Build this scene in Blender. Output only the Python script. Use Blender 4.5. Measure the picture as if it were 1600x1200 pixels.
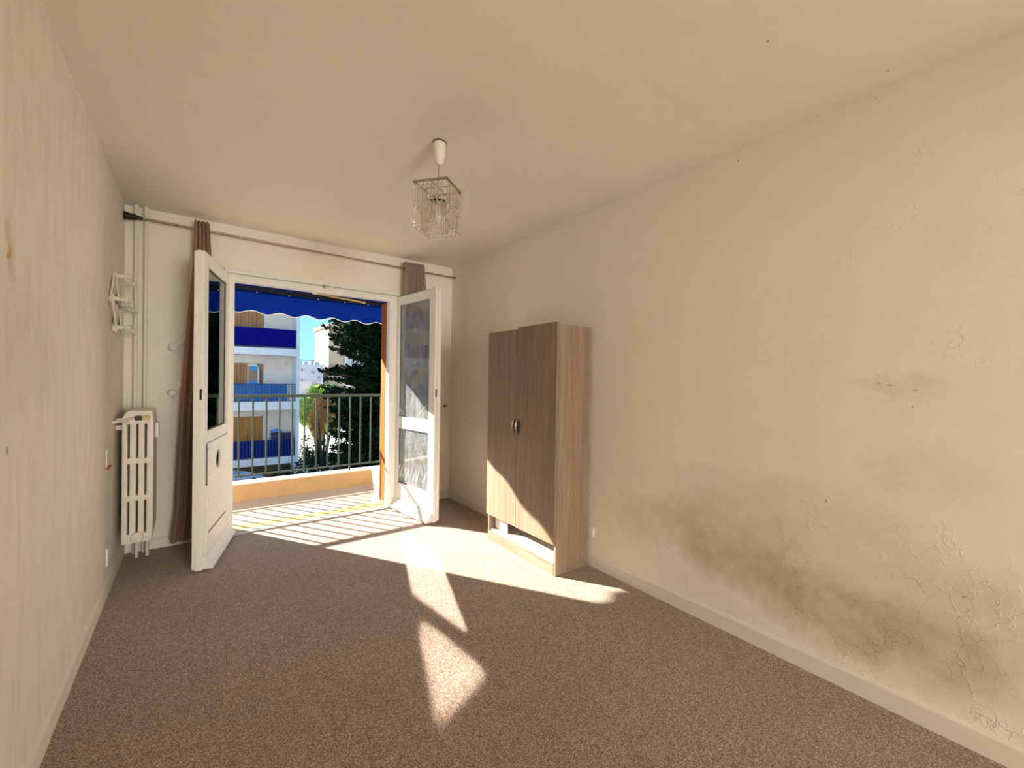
import bpy, bmesh, math, random
from mathutils import Vector, Matrix
random.seed(7)
S = bpy.context.scene
COL = S.collection
for o in list(bpy.data.objects): bpy.data.objects.remove(o)

# ------------------------------------------------------------------ camera
F_PX = 659.115
YAW, PITCH, ROLL = 0.6437536, -0.0082191, 0.0156349
CAM = Vector((0.412, -4.0887, 1.2877))
cy_, sy_, cp_, sp_ = math.cos(YAW), math.sin(YAW), math.cos(PITCH), math.sin(PITCH)
fw = Vector((sy_*cp_, cy_*cp_, sp_)); rt = Vector((cy_, -sy_, 0)); up = rt.cross(fw)
cr_, sr_ = math.cos(ROLL), math.sin(ROLL)
r2 = cr_*rt + sr_*up; u2 = -sr_*rt + cr_*up
cam_d = bpy.data.cameras.new('camera'); cam = bpy.data.objects.new('camera', cam_d); COL.objects.link(cam)
cam_d.sensor_width = 36; cam_d.lens = F_PX/1600*36; cam_d.clip_start = 0.02; cam_d.clip_end = 500
M = Matrix(((r2.x, u2.x, -fw.x, CAM.x), (r2.y, u2.y, -fw.y, CAM.y), (r2.z, u2.z, -fw.z, CAM.z), (0, 0, 0, 1)))
cam.matrix_world = M
S.camera = cam

# ------------------------------------------------------------------ light
EXPOSURE = 1.42
SUN_POWER = 9.8
SKY_STRENGTH = 1.05
FILL_POWER = 96.0
vs = S.view_settings
S.display_settings.display_device = 'sRGB'
vs.view_transform = 'Standard'; vs.look = 'None'; vs.gamma = 1; vs.use_curve_mapping = False
vs.exposure = EXPOSURE

w = bpy.data.worlds.new('sky'); S.world = w; w.use_nodes = True
nt = w.node_tree; nt.nodes.clear()
tc = nt.nodes.new('ShaderNodeTexCoord'); sx = nt.nodes.new('ShaderNodeSeparateXYZ')
rp = nt.nodes.new('ShaderNodeValToRGB'); bg = nt.nodes.new('ShaderNodeBackground'); ow = nt.nodes.new('ShaderNodeOutputWorld')
nt.links.new(tc.outputs['Generated'], sx.inputs[0]); nt.links.new(sx.outputs['Z'], rp.inputs[0])
nt.links.new(rp.outputs[0], bg.inputs[0]); nt.links.new(bg.outputs[0], ow.inputs[0])
e = rp.color_ramp.elements
e[0].position = 0.0; e[0].color = (0.22, 0.42, 0.48, 1)
e[1].position = 0.06; e[1].color = (0.16, 0.36, 0.46, 1)
n_ = rp.color_ramp.elements.new(0.2); n_.color = (0.12, 0.30, 0.48, 1)
n_ = rp.color_ramp.elements.new(0.8); n_.color = (0.06, 0.18, 0.42, 1)
bg.inputs[1].default_value = SKY_STRENGTH

SUN_H = Vector((0.53, -0.848, 0)).normalized(); TAN_E = 0.462
sun_dir = Vector((SUN_H.x, SUN_H.y, -TAN_E)).normalized()
sd = bpy.data.lights.new('sun', 'SUN'); sd.energy = SUN_POWER; sd.angle = math.radians(0.55); sd.color = (1.0, 0.93, 0.82)
so = bpy.data.objects.new('sun', sd); COL.objects.link(so); so.location = (-8, 20, 14)
so.rotation_euler = sun_dir.to_track_quat('-Z', 'Y').to_euler()

# added fill lamp in the unseen hall behind the camera, shining through its doorway
fd = bpy.data.lights.new('hall_fill_lamp', 'AREA'); fd.shape = 'RECTANGLE'; fd.size = 1.5; fd.size_y = 2.0
fd.energy = FILL_POWER; fd.color = (1.0, 0.94, 0.86)
fo = bpy.data.objects.new('hall_fill_lamp', fd); COL.objects.link(fo); fo.location = (1.5, -9.0, 1.30)
fo.rotation_euler = Vector((0, 1, 0.0)).to_track_quat('-Z', 'Y').to_euler()

# ------------------------------------------------------------------ materials
class NT:
    def __init__(s, name):
        s.m = bpy.data.materials.new(name); s.m.use_nodes = True; s.t = s.m.node_tree; s.t.nodes.clear()
        s.out = s.t.nodes.new('ShaderNodeOutputMaterial'); s.b = s.t.nodes.new('ShaderNodeBsdfPrincipled')
        s.t.links.new(s.b.outputs[0], s.out.inputs[0]); s.tc = s.t.nodes.new('ShaderNodeTexCoord'); s.co = s.tc.outputs['Object']
    def n(s, typ, **kw):
        x = s.t.nodes.new(typ)
        for k, v in kw.items(): setattr(x, k, v)
        return x
    def l(s, a, b): s.t.links.new(a, b)
    def setv(s, sock, v):
        if hasattr(v, 'is_linked') or hasattr(v, 'links'): s.l(v, sock)
        else: sock.default_value = v
    def math(s, op, a, b=0.0, clamp=False):
        x = s.n('ShaderNodeMath', operation=op); x.use_clamp = clamp; s.setv(x.inputs[0], a); s.setv(x.inputs[1], b); return x.outputs[0]
    def mapping(s, scale=(1,1,1), rot=(0,0,0), src=None):
        x = s.n('ShaderNodeMapping'); s.l(src or s.co, x.inputs[0]); x.inputs['Scale'].default_value = scale; x.inputs['Rotation'].default_value = rot; return x.outputs[0]
    def noise(s, scale, detail=4, rough=.5, src=None, dist=0, color=False):
        x = s.n('ShaderNodeTexNoise'); s.l(src or s.co, x.inputs['Vector']); x.inputs['Scale'].default_value = scale
        x.inputs['Detail'].default_value = detail; x.inputs['Roughness'].default_value = rough; x.inputs['Distortion'].default_value = dist
        return x.outputs['Color' if color else 'Fac']
    def ramp(s, fac, stops):
        x = s.n('ShaderNodeValToRGB'); s.l(fac, x.inputs[0]); e = x.color_ramp.elements
        while len(e) < len(stops): e.new(.5)
        for i, (p, c) in enumerate(stops):
            e[i].position = p
            if not isinstance(c, (tuple, list)): c = (c, c, c)
            e[i].color = (*c[:3], 1)
        return x.outputs[0]
    def mix(s, fac, a, b, blend='MIX'):
        x = s.n('ShaderNodeMix', data_type='RGBA', blend_type=blend)
        s.setv(x.inputs[0], fac)
        for i, v in ((6, a), (7, b)):
            if isinstance(v, tuple): x.inputs[i].default_value = (*v[:3], 1)
            else: s.l(v, x.inputs[i])
        return x.outputs[2]
    def bump(s, h, strength=.3, dist=.01, prev=None):
        x = s.n('ShaderNodeBump'); s.l(h, x.inputs['Height']); x.inputs['Strength'].default_value = strength; x.inputs['Distance'].default_value = dist
        if prev is not None: s.l(prev, x.inputs['Normal'])
        return x.outputs[0]
    def col(s, v):
        if isinstance(v, tuple): s.b.inputs['Base Color'].default_value = (*v[:3], 1)
        else: s.l(v, s.b.inputs['Base Color'])
    def rough(s, v): s.setv(s.b.inputs['Roughness'], v)
    def normal(s, v): s.l(v, s.b.inputs['Normal'])

def plain(name, c, rough=.6, metal=0, var=.08, scale=6, bump=0.0, spec=.5):
    t = NT(name); n = t.noise(scale, 5, .6)
    lo = tuple(x*(1-var) for x in c); hi = tuple(min(1, x*(1+var)) for x in c)
    t.col(t.ramp(n, [(.3, lo), (.7, hi)])); t.rough(rough); t.b.inputs['Metallic'].default_value = metal
    t.b.inputs['Specular IOR Level'].default_value = spec
    if bump: t.normal(t.bump(t.noise(scale*8, 4), bump, .003))
    return t.m

def blob(t, axes, c, r, src, soft=1.0):
    """soft elliptical mask centred at c (2 axes out of xyz)"""
    d = []
    for ax, cc, rr in zip(axes, c, r):
        v = t.math('DIVIDE', t.math('SUBTRACT', src['XYZ'.index(ax)], cc), rr); d.append(t.math('MULTIPLY', v, v))
    q = t.math('ADD', d[0], d[1])
    return t.math('SUBTRACT', 1.0, t.math('POWER', q, .5*soft), True)

def wall_mat(name, base, blobs=(), specks=(), axes='YZ', streak=False, crackle=.5, cell=12, bumpy=1.0):
    t = NT(name)
    disp = t.noise(3.5, 5, .6, color=True)
    v = t.n('ShaderNodeVectorMath', operation='SUBTRACT'); t.l(disp, v.inputs[0]); v.inputs[1].default_value = (.5, .5, .5)
    v2 = t.n('ShaderNodeVectorMath', operation='SCALE'); t.l(v.outputs[0], v2.inputs[0]); v2.inputs['Scale'].default_value = .30
    v3 = t.n('ShaderNodeVectorMath', operation='ADD'); t.l(v2.outputs[0], v3.inputs[0]); t.l(t.co, v3.inputs[1])
    sp = t.n('ShaderNodeSeparateXYZ'); t.l(v3.outputs[0], sp.inputs[0]); W_ = [sp.outputs[0], sp.outputs[1], sp.outputs[2]]
    sq = t.n('ShaderNodeSeparateXYZ'); t.l(t.co, sq.inputs[0]); P_ = [sq.outputs[0], sq.outputs[1], sq.outputs[2]]
    big = t.noise(.9, 4, .55); fine = t.noise(14, 6, .65)
    c = t.mix(t.math('MULTIPLY', big, .12), base, tuple(x*.86 for x in base))
    c = t.mix(t.math('MULTIPLY', t.ramp(fine, [(.45, 0.), (.75, 1.)]), .12), c, tuple(x*.8 for x in base))
    if streak:
        st = t.noise(5, 5, .6, src=t.mapping((1, 3.2, .55)))
        c = t.mix(t.math('MULTIPLY', t.ramp(st, [(.46, 0.), (.72, 1.)]), .3), c, (base[0]*.66, base[1]*.62, base[2]*.58))
        sc = t.noise(16, 5, .7, src=t.mapping((1, 1.8, .5)))
        c = t.mix(t.math('MULTIPLY', t.ramp(sc, [(.62, 0.), (.70, 1.)]), .28), c, (base[0]*.5, base[1]*.46, base[2]*.42))
    for (cc, rr, amt, colr) in blobs:
        m = blob(t, axes, cc, rr, W_)
        m = t.math('MULTIPLY', t.ramp(m, [(0., 0.), (.6, 1.)]), t.ramp(t.noise(7, 6, .65), [(.25, .35), (.65, 1.)]))
        c = t.mix(t.math('MULTIPLY', m, amt), c, colr)
    for (cc, rr, colr) in specks:
        m = t.math('MULTIPLY', t.ramp(blob(t, axes, cc, tuple(q*.62 for q in rr), P_), [(.0, 0.), (.7, 1.)]), .8)
        c = t.mix(m, c, colr)
    # fine crinkled ridges of the plaster
    vr = t.n('ShaderNodeTexVoronoi', feature='DISTANCE_TO_EDGE'); t.l(v3.outputs[0], vr.inputs['Vector']); vr.inputs['Scale'].default_value = cell
    line = t.ramp(vr.outputs['Distance'], [(.0, 1.), (.05, 0.)])
    msk = t.ramp(t.noise(5, 4, .7), [(.52, 0.), (.68, 1.)])
    if cell > 15:   # the damp zone low on the wall has blistered more
        low = t.math('SUBTRACT', 1.0, t.math('DIVIDE', P_[2], 1.1), True); msk = t.math('ADD', t.math('MULTIPLY', msk, t.math('ADD', t.math('MULTIPLY', low, .75), .3)), t.math('MULTIPLY', t.ramp(t.noise(3.5, 4, .7), [(.48, 0.), (.62, 1.)]), t.math('MULTIPLY', low, .55)))
    ridg = t.math('MULTIPLY', t.math('MULTIPLY', line, msk), crackle)
    h = t.math('ADD', t.math('MULTIPLY', t.noise(30, 6, .6), .35), ridg)
    nrm = t.bump(h, .45*bumpy, .010)
    nrm = t.bump(t.noise(4, 5, .6), .22*bumpy, .02, nrm)
    t.col(c); t.rough(.62); t.normal(nrm); t.b.inputs['Specular IOR Level'].default_value = .3
    return t.m

CREAM = (.89, .825, .715)
STAIN = (.47, .385, .235); STAIN2 = (.55, .46, .31)
M_wall_right = wall_mat('plaster_right', CREAM, blobs=[
    ((-2.55, .47), (.35, .20), .35, STAIN2), ((-2.95, .50), (.50, .26), .62, STAIN2), ((-3.1, .36), (.42, .17), .6, STAIN),
    ((-3.42, .33), (.40, .22), .8, STAIN), ((-3.45, .62), (.45, .28), .32, STAIN2), ((-3.75, .30), (.35, .20), .75, STAIN),
    ((-3.9, .45), (.30, .28), .45, STAIN), ((-3.0, .75), (.40, .14), .3, (.55, .45, .36)), ((-3.74, .95), (.22, .13), .28, STAIN2), ((-3.66, 1.28), (.20, .06), .25, STAIN)],
    specks=[((-3.645, 1.293), (.020, .006), (.28, .22, .17)), ((-3.61, 1.30), (.012, .008), (.3, .25, .2)), ((-3.72, 1.273), (.018, .005), (.3, .24, .18)),
            ((-3.713, 1.21), (.006, .012), (.35, .28, .2)), ((-3.03, 2.44), (.006, .010), (.1, .07, .04)), ((-3.58, 2.47), (.010, .005), (.12, .09, .06)), ((-1.22, 1.18), (.006, .006), (.2, .15, .1)),
            ((-3.44, .78), (.010, .012), (.25, .17, .1)), ((-3.86, .53), (.010, .008), (.2, .14, .1))], crackle=.9, cell=19, bumpy=1.0)
M_wall_left = wall_mat('plaster_left', (.90, .84, .74), streak=True, specks=[
    ((-2.318, 1.622), (.032, .042), (.62, .33, .04)), ((-2.335, 1.607), (.024, .02), (.45, .2, .03)), ((-2.335, 1.074), (.026, .026), (.28, .24, .2))],
    blobs=[((-2.31, 1.63), (.07, .13), .5, (.55, .45, .3)), ((-2.2, 1.35), (.4, .25), .22, (.5, .44, .34)), ((-1.2, .45), (.35, .35), .15, (.5, .45, .36))], crackle=.35)
M_wall_back = wall_mat('plaster_back', (.88, .81, .695), axes='XZ', blobs=[((1.25, 2.2), (.1, .05), .1, STAIN2)], crackle=.3, bumpy=.6)
M_ceiling = wall_mat('ceiling_paint', (.91, .85, .74), axes='XY', blobs=[((2.05, -3.05), (.35, .10), .07, (.5, .42, .32))],
    specks=[((2.02, -3.42), (.012, .010), (.15, .1, .06)), ((2.53, -3.64), (.012, .008), (.2, .15, .1))], crackle=.05, bumpy=.35)
M_skirt = wall_mat('skirting_paint', (.80, .745, .65), axes='YZ', crackle=.3, bumpy=.5)

def carpet():
    t = NT('carpet_loop_pile')
    vo = t.n('ShaderNodeTexVoronoi'); t.l(t.mapping((1, 1, 1)), vo.inputs['Vector']); vo.inputs['Scale'].default_value = 290
    se = t.n('ShaderNodeSeparateColor'); t.l(vo.outputs['Color'], se.inputs[0]); a = se.outputs[0]; b = t.noise(240, 3, .8); g = t.noise(2.2, 4, .6)
    f = t.math('ADD', t.math('MULTIPLY', a, .42), t.math('MULTIPLY', b, .58))
    c = t.ramp(f, [(.28, (.105, .056, .030)), (.44, (.230, .147, .097)), (.58, (.36, .252, .182)), (.74, (.60, .47, .37))])
    c = t.mix(t.math('MULTIPLY', t.ramp(g, [(.4, 0.), (.75, 1.)]), .25), c, (.17, .115, .08))
    t.col(c); t.rough(.95); t.b.inputs['Specular IOR Level'].default_value = .1
    t.b.inputs['Sheen Weight'].default_value = .3
    t.normal(t.bump(f, .12, .0015)); return t.m
M_carpet = carpet()

def white_paint(name, c, wear=.2, rough=.45):
    t = NT(name); n = t.noise(9, 6, .7); s = t.noise(40, 5, .7, src=t.mapping((1, 1, .3)))
    cc = t.mix(t.math('MULTIPLY', t.ramp(n, [(.45, 0.), (.8, 1.)]), wear), c, tuple(x*.72 for x in c))
    cc = t.mix(t.math('MULTIPLY', t.ramp(s, [(.62, 0.), (.72, 1.)]), wear), cc, (c[0]*.6, c[1]*.55, c[2]*.48))
    t.col(cc); t.rough(rough); t.normal(t.bump(s, .15, .002)); return t.m
M_white = white_paint('door_paint', (.82, .79, .72)); M_board = white_paint('board_paint', (.84, .80, .73), .1)
M_pipe = white_paint('pipe_paint', (.80, .74, .63), .1, .4); M_radiator = white_paint('radiator_paint', (.82, .76, .65), .25, .4)
M_plastic = plain('white_plastic', (.84, .82, .78), .35, 0, .03); M_rackwood = plain('painted_rack_wood', (.80, .74, .65), .5, 0, .05, 14)

def wood(name, base, dark, axis='Z', scale=1.0, rough=.5, coarse=1.0, spec=.4):
    t = NT(name); sc = {'Z': (26, 26, 1.3), 'Y': (26, 1.3, 26), 'X': (1.3, 26, 26)}[axis]
    a = t.noise(1.1*scale, 6, .6, src=t.mapping(sc), dist=.35)
    sc2 = {'Z': (120, 120, 5), 'Y': (120, 5, 120), 'X': (5, 120, 120)}[axis]
    b = t.noise(1.4*scale, 4, .7, src=t.mapping(sc2))
    sc3 = {'Z': (5, 5, .5), 'Y': (5, .5, 5), 'X': (.5, 5, 5)}[axis]
    g = t.noise(1.5, 3, .5, src=t.mapping(sc3))
    c = t.mix(t.ramp(a, [(.35, 0.), (.66, 1.)]), base, dark)
    c = t.mix(t.math('MULTIPLY', t.ramp(b, [(.48, 0.), (.62, 1.)]), .55*coarse), c, tuple(x*.62 for x in dark))
    c = t.mix(t.math('MULTIPLY', g, .35), c, tuple(min(1, x*1.35) for x in base))
    t.col(c); t.rough(rough); t.b.inputs['Specular IOR Level'].default_value = spec; t.normal(t.bump(b, .25, .0015)); return t.m
M_oak = wood('grey_oak_laminate', (.30, .217, .143), (.185, .125, .078))
M_oak_h = wood('grey_oak_laminate_across', (.295, .222, .155), (.185, .130, .085), 'Y')
M_shutter = wood('orange_varnished_wood', (.40, .120, .014), (.27, .066, .006), 'Z', 1, .6, .4, .12)
M_shutter_far = wood('brown_shutter_wood', (.50, .25, .10), (.28, .12, .045), 'Z', .35, .6, .6)
M_shutter_low = wood('orange_shutter_wood', (.50, .22, .05), (.33, .12, .02), 'Z', .35, .6, .6)

def fabric(name, c, trans=0.0, wave=True):
    t = NT(name); n = t.noise(5, 4, .6); f = t.noise(260, 2, .6)
    t.col(t.mix(t.math('MULTIPLY', n, .5), c, tuple(x*.75 for x in c))); t.rough(.9); t.b.inputs['Specular IOR Level'].default_value = .15
    t.normal(t.bump(f, .25, .001))
    if trans:
        tr = t.n('ShaderNodeBsdfTranslucent'); tr.inputs[0].default_value = (*c, 1); mx = t.n('ShaderNodeMixShader'); mx.inputs[0].default_value = trans
        t.l(t.b.outputs[0], mx.inputs[1]); t.l(tr.outputs[0], mx.inputs[2]); t.l(mx.outputs[0], t.out.inputs[0])
    return t.m
M_curtain = fabric('taupe_curtain', (.66, .47, .33), .12); M_curtain2 = fabric('pink_taupe_curtain', (.80, .64, .54), .15)
M_awning = fabric('blue_awning_canvas', (.002, .022, .18), .2); M_cloth_navy = fabric('navy_screen_cloth', (.008, .010, .33), .0)
M_cloth_sky = fabric('light_blue_screen_cloth', (.12, .42, .88), 0); M_cloth_blue = fabric('blue_screen_cloth', (.012, .05, .40), 0)

def glass(name, haze=.0, tint=(1, 1, 1)):
    t = NT(name); tr = t.n('ShaderNodeBsdfTransparent'); tr.inputs[0].default_value = (*tint, 1); gl = t.n('ShaderNodeBsdfGlossy'); gl.inputs['Roughness'].default_value = .0
    fr = t.n('ShaderNodeFresnel'); fr.inputs[0].default_value = 1.55; f2 = t.math('MULTIPLY', fr.outputs[0], 1.3, True)
    mx = t.n('ShaderNodeMixShader'); t.l(f2, mx.inputs[0]); t.l(tr.outputs[0], mx.inputs[1]); t.l(gl.outputs[0], mx.inputs[2]); last = mx.outputs[0]
    if haze:
        d = t.n('ShaderNodeBsdfDiffuse'); d.inputs[0].default_value = (.8, .85, .86, 1)
        a = t.noise(3, 6, .75, src=t.mapping((3, 3, 1)), dist=1.5); b = t.noise(22, 6, .8, src=t.mapping((2, 2, .6)), dist=2.)
        k = t.math('ADD', t.math('MULTIPLY', t.ramp(a, [(.35, .25), (.7, 1.)]), haze), t.math('MULTIPLY', t.ramp(b, [(.55, 0.), (.68, 1.)]), haze*1.1))
        m2 = t.n('ShaderNodeMixShader'); t.l(k, m2.inputs[0]); t.l(last, m2.inputs[1]); t.l(d.outputs[0], m2.inputs[2]); last = m2.outputs[0]
    t.l(last, t.out.inputs[0]); return t.m
M_glass_clean = glass('window_glass'); M_glass_dirty = glass('dusty_window_glass', .28)
M_far_pane = plain('grey_far_pane', (.22, .23, .26), .4)
M_glass_far = plain('dark_far_glass', (.012, .015, .02), .08, 0, .1)
def crystal():
    t = NT('clear_acrylic'); b = t.b; b.inputs['Base Color'].default_value = (1, .99, .96, 1); b.inputs['Transmission Weight'].default_value = 1; b.inputs['Roughness'].default_value = .02; b.inputs['IOR'].default_value = 1.42
    tr = t.n('ShaderNodeBsdfTransparent'); tr.inputs[0].default_value = (.93, .91, .87, 1); mx = t.n('ShaderNodeMixShader'); mx.inputs[0].default_value = .25
    t.l(b.outputs[0], mx.inputs[1]); t.l(tr.outputs[0], mx.inputs[2]); t.l(mx.outputs[0], t.out.inputs[0]); return t.m
M_crystal = crystal()
M_chrome = plain('brushed_nickel', (.42, .37, .31), .3, 1, .1); M_dark = plain('dark_bronze', (.05, .035, .025), .4, .6, .2)
M_rod = plain('bronze_rod', (.30, .23, .16), .35, .8, .1); M_rail = plain('grey_green_rail_paint', (.034, .048, .038), .7, 0, .15, spec=.2)
M_brass = plain('brass_tube', (.62, .42, .16), .3, .7, .1); M_red = plain('red_plastic', (.45, .02, .03), .5)
M_black = plain('black_metal', (.015, .014, .012), .5); M_bristle = plain('yellow_bristle', (.62, .52, .26), .8, 0, .2, 60)
M_pinkwood = plain('pale_handle_wood', (.72, .60, .50), .5); M_inner = plain('white_melamine', (.80, .78, .74), .45, 0, .03)
M_parapet = plain('peach_render', (.40, .245, .12), .85, 0, .12, 5, .25); M_parapet_top = plain('parapet_coping', (.74, .62, .48), .8, 0, .1)
M_tile = plain('glazed_balcony_tile', (.40, .36, .31), .11, 0, .06, 9, 0, 1.0); M_yellow = plain('ochre_sill', (.52, .36, .10), .7, 0, .1, 12)
M_sill = plain('grey_threshold', (.50, .46, .41), .6, 0, .15, 12); M_plinth = plain('cream_box_paint', (.66, .56, .42), .8, 0, .12)
M_facade = plain('lilac_white_render', (.86, .80, .79), .9, 0, .05, 2); M_facade_in = plain('pale_beige_render', (.92, .82, .74), .9, 0, .05, 2)
M_facade_brown = plain('brown_ground_wall', (.20, .11, .06), .9, 0, .15); M_far = plain('pale_far_render', (.46, .46, .50), .9, 0, .03); M_far_pink = plain('pink_far_band', (.60, .50, .47), .9)
M_tower = plain('cream_tower_render', (.40, .32, .22), .9, 0, .05, .4); M_ground = plain('pale_paving', (.62, .58, .52), .9, 0, .1, .3)
M_navyrail = plain('navy_railing_paint', (.012, .025, .12), .5); M_car = plain('pale_blue_car_paint', (.48, .55, .66), .25, .1, .02)
M_tyre = plain('tyre_rubber', (.02, .02, .02), .9)
def leaf(name, c, tr=.35, var=.4):
    t = NT(name); n = t.noise(2.5, 4, .7); n2 = t.noise(30, 2, .5)
    f = t.math('ADD', t.math('MULTIPLY', n, .6), t.math('MULTIPLY', n2, .4))
    cc = t.ramp(f, [(.35, tuple(x*(1-var) for x in c)), (.65, tuple(min(1, x*(1+var)) for x in c))]); t.col(cc); t.rough(.8); t.b.inputs['Specular IOR Level'].default_value = .04
    x = t.n('ShaderNodeBsdfTranslucent'); t.l(cc, x.inputs[0]); mx = t.n('ShaderNodeMixShader'); mx.inputs[0].default_value = tr
    t.l(t.b.outputs[0], mx.inputs[1]); t.l(x.outputs[0], mx.inputs[2]); t.l(mx.outputs[0], t.out.inputs[0]); return t.m
M_conifer = leaf('dark_conifer_needles', (.007, .019, .009), .1, .6); M_yleaf = leaf('yellow_green_leaves', (.66, .76, .20), .55, .2)
M_maple = leaf('rust_leaves', (.80, .46, .18), .55, .3); M_gleaf = leaf('grey_green_leaves', (.16, .22, .13), .3); M_hedge = leaf('dark_hedge_leaves', (.018, .05, .03), .2, .5)
M_shrub = leaf('dark_shrub_leaves', (.03, .05, .02), .25, .5); M_trunk = plain('bark', (.06, .04, .025), .9, 0, .3, 8)

# ------------------------------------------------------------------ geometry helpers
class MB:
    def __init__(s): s.bm = bmesh.new()
    def box(s, a, b, bevel=0):
        x0, y0, z0 = [min(p, q) for p, q in zip(a, b)]; x1, y1, z1 = [max(p, q) for p, q in zip(a, b)]
        v = [s.bm.verts.new(p) for p in ((x0,y0,z0),(x1,y0,z0),(x1,y1,z0),(x0,y1,z0),(x0,y0,z1),(x1,y0,z1),(x1,y1,z1),(x0,y1,z1))]
        fs = [s.bm.faces.new([v[i] for i in q]) for q in ((0,3,2,1),(4,5,6,7),(0,1,5,4),(1,2,6,5),(2,3,7,6),(3,0,4,7))]
        if bevel:
            ed = list({e for f in fs for e in f.edges}); bmesh.ops.bevel(s.bm, geom=ed, offset=bevel, segments=2, affect='EDGES', profile=.6)
        return s
    def obox(s, c, ux, uy, hx, hy, z0, z1, bevel=0):
        """box with oriented footprint: centre c, unit axes ux,uy, half sizes"""
        pts = [Vector(c) + ux*a*hx + uy*b*hy for a, b in ((-1,-1),(1,-1),(1,1),(-1,1))]
        v = [s.bm.verts.new((p.x, p.y, z)) for z in (z0, z1) for p in pts]
        fs = [s.bm.faces.new([v[i] for i in q]) for q in ((0,3,2,1),(4,5,6,7),(0,1,5,4),(1,2,6,5),(2,3,7,6),(3,0,4,7))]
        if bevel:
            ed = list({e for f in fs for e in f.edges}); bmesh.ops.bevel(s.bm, geom=ed, offset=bevel, segments=2, affect='EDGES', profile=.6)
        return s
    def prism(s, pts, d):
        """polygon (3d points) extruded by vector d"""
        d = Vector(d); a = [s.bm.verts.new(p) for p in pts]; b = [s.bm.verts.new(Vector(p)+d) for p in pts]
        s.bm.faces.new(a[::-1]); s.bm.faces.new(b); n = len(a)
        for i in range(n): s.bm.faces.new([a[i], a[(i+1) % n], b[(i+1) % n], b[i]])
        return s
    def tube(s, pts, r, seg=12, cap=True):
        pts = [Vector(p) for p in pts]; rs = r if isinstance(r, (list, tuple)) else [r]*len(pts); rings = []
        prev = None
        for i, p in enumerate(pts):
            d = (pts[min(i+1, len(pts)-1)] - pts[max(i-1, 0)]).normalized()
            if prev is None: prev = Vector((0, 0, 1)) if abs(d.z) < .9 else Vector((1, 0, 0))
            u = (prev - d*prev.dot(d)).normalized(); prev = u; v = d.cross(u)
            rings.append([s.bm.verts.new(p + (u*math.cos(2*math.pi*k/seg) + v*math.sin(2*math.pi*k/seg))*rs[i]) for k in range(seg)])
        for a, b in zip(rings, rings[1:]):
            for k in range(seg): s.bm.faces.new([a[k], a[(k+1) % seg], b[(k+1) % seg], b[k]])
        if cap: s.bm.faces.new(rings[0][::-1]); s.bm.faces.new(rings[-1])
        return s
    def lathe(s, prof, axis_o, axis_d, seg=20):
        """prof: list (r, h) along axis"""
        o = Vector(axis_o); d = Vector(axis_d).normalized(); u = Vector((1,0,0)) if abs(d.x) < .9 else Vector((0,1,0)); u = (u - d*u.dot(d)).normalized(); v = d.cross(u)
        rings = [[s.bm.verts.new(o + d*h + (u*math.cos(2*math.pi*k/seg) + v*math.sin(2*math.pi*k/seg))*max(r, 1e-4)) for k in range(seg)] for r, h in prof]
        for a, b in zip(rings, rings[1:]):
            for k in range(seg): s.bm.faces.new([a[k], a[(k+1) % seg], b[(k+1) % seg], b[k]])
        s.bm.faces.new(rings[0][::-1]); s.bm.faces.new(rings[-1]); return s
    def mesh(s, name, m, smooth=False):
        bmesh.ops.recalc_face_normals(s.bm, faces=s.bm.faces)
        me = bpy.data.meshes.new(name); s.bm.to_mesh(me); s.bm.free()
        for mm in (m if isinstance(m, (list, tuple)) else [m]): me.materials.append(mm)
        if smooth:
            for p in me.polygons: p.use_smooth = True
            me.set_sharp_from_angle(angle=math.radians(38))
        return me
    def build(s, name, m, parent=None, smooth=False, loc=None):
        o = bpy.data.objects.new(name, s.mesh(name, m, smooth)); COL.objects.link(o)
        if parent is not None: o.parent = parent
        if loc: o.location = loc
        return o
def tag(o, label=None, cat=None, group=None, kind=None):
    for k, v in (('label', label), ('category', cat), ('group', group), ('kind', kind)):
        if v: o[k] = v
    return o
def thing(name, label, cat, loc=(0,0,0), group=None, kind=None):
    """Empty at the base; parts are given in world space, so the inverse offset is kept in the children"""
    o = bpy.data.objects.new(name, None); COL.objects.link(o); o.location = loc; o.empty_display_size = .1
    return tag(o, label, cat, group, kind)
def part(mb, name, m, parent, smooth=False, label=None, kind=None):
    """mesh authored in world space, parented to a thing whose chain has only translations"""
    off = Vector((0,0,0)); q = parent
    while q is not None: off += q.location; q = q.parent
    bmesh.ops.translate(mb.bm, verts=mb.bm.verts, vec=-off)
    o = mb.build(name, m, parent, smooth)
    return tag(o, label, kind=kind)
def inst(src, parent, loc, name=None):
    c = src.copy(); COL.objects.link(c); c.parent = parent; c.location = loc; return c
def struct(o, name=None): o['kind'] = 'structure'; return o

W = 2.641; H = 2.5; YF = -5.6
DX0, DX1, DTOP = .61, 2.025, 2.11        # rough opening of the french door
# ================================================================== ROOM SHELL
struct(MB().box((-.2, YF-.2, -.12), (W+.2, .0, 0)).build('floor', M_carpet))
struct(MB().box((-.2, YF-.2, H), (W+.2, .30, H+.15)).build('ceiling', M_ceiling))
struct(MB().box((-.2, YF-.2, 0), (0, .25, H)).build('wall_left', M_wall_left))
struct(MB().box((W, YF-.2, 0), (W+.2, .25, H)).build('wall_right', M_wall_right))
wb = MB().box((0, 0, 0), (DX0, .25, H)); wb.box((DX1, 0, 0), (W, .25, H)); wb.box((DX0, 0, DTOP), (DX1, .25, H))
struct(wb.build('wall_back', M_wall_back))
wf = MB().box((0, YF-.2, 0), (.7, YF, H)); wf.box((2.3, YF-.2, 0), (W, YF, H)); wf.box((.7, YF-.2, 2.1), (2.3, YF, H))  # doorway opening added to let the fill lamp shine in
struct(wf.build('wall_front', M_wall_back))
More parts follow.
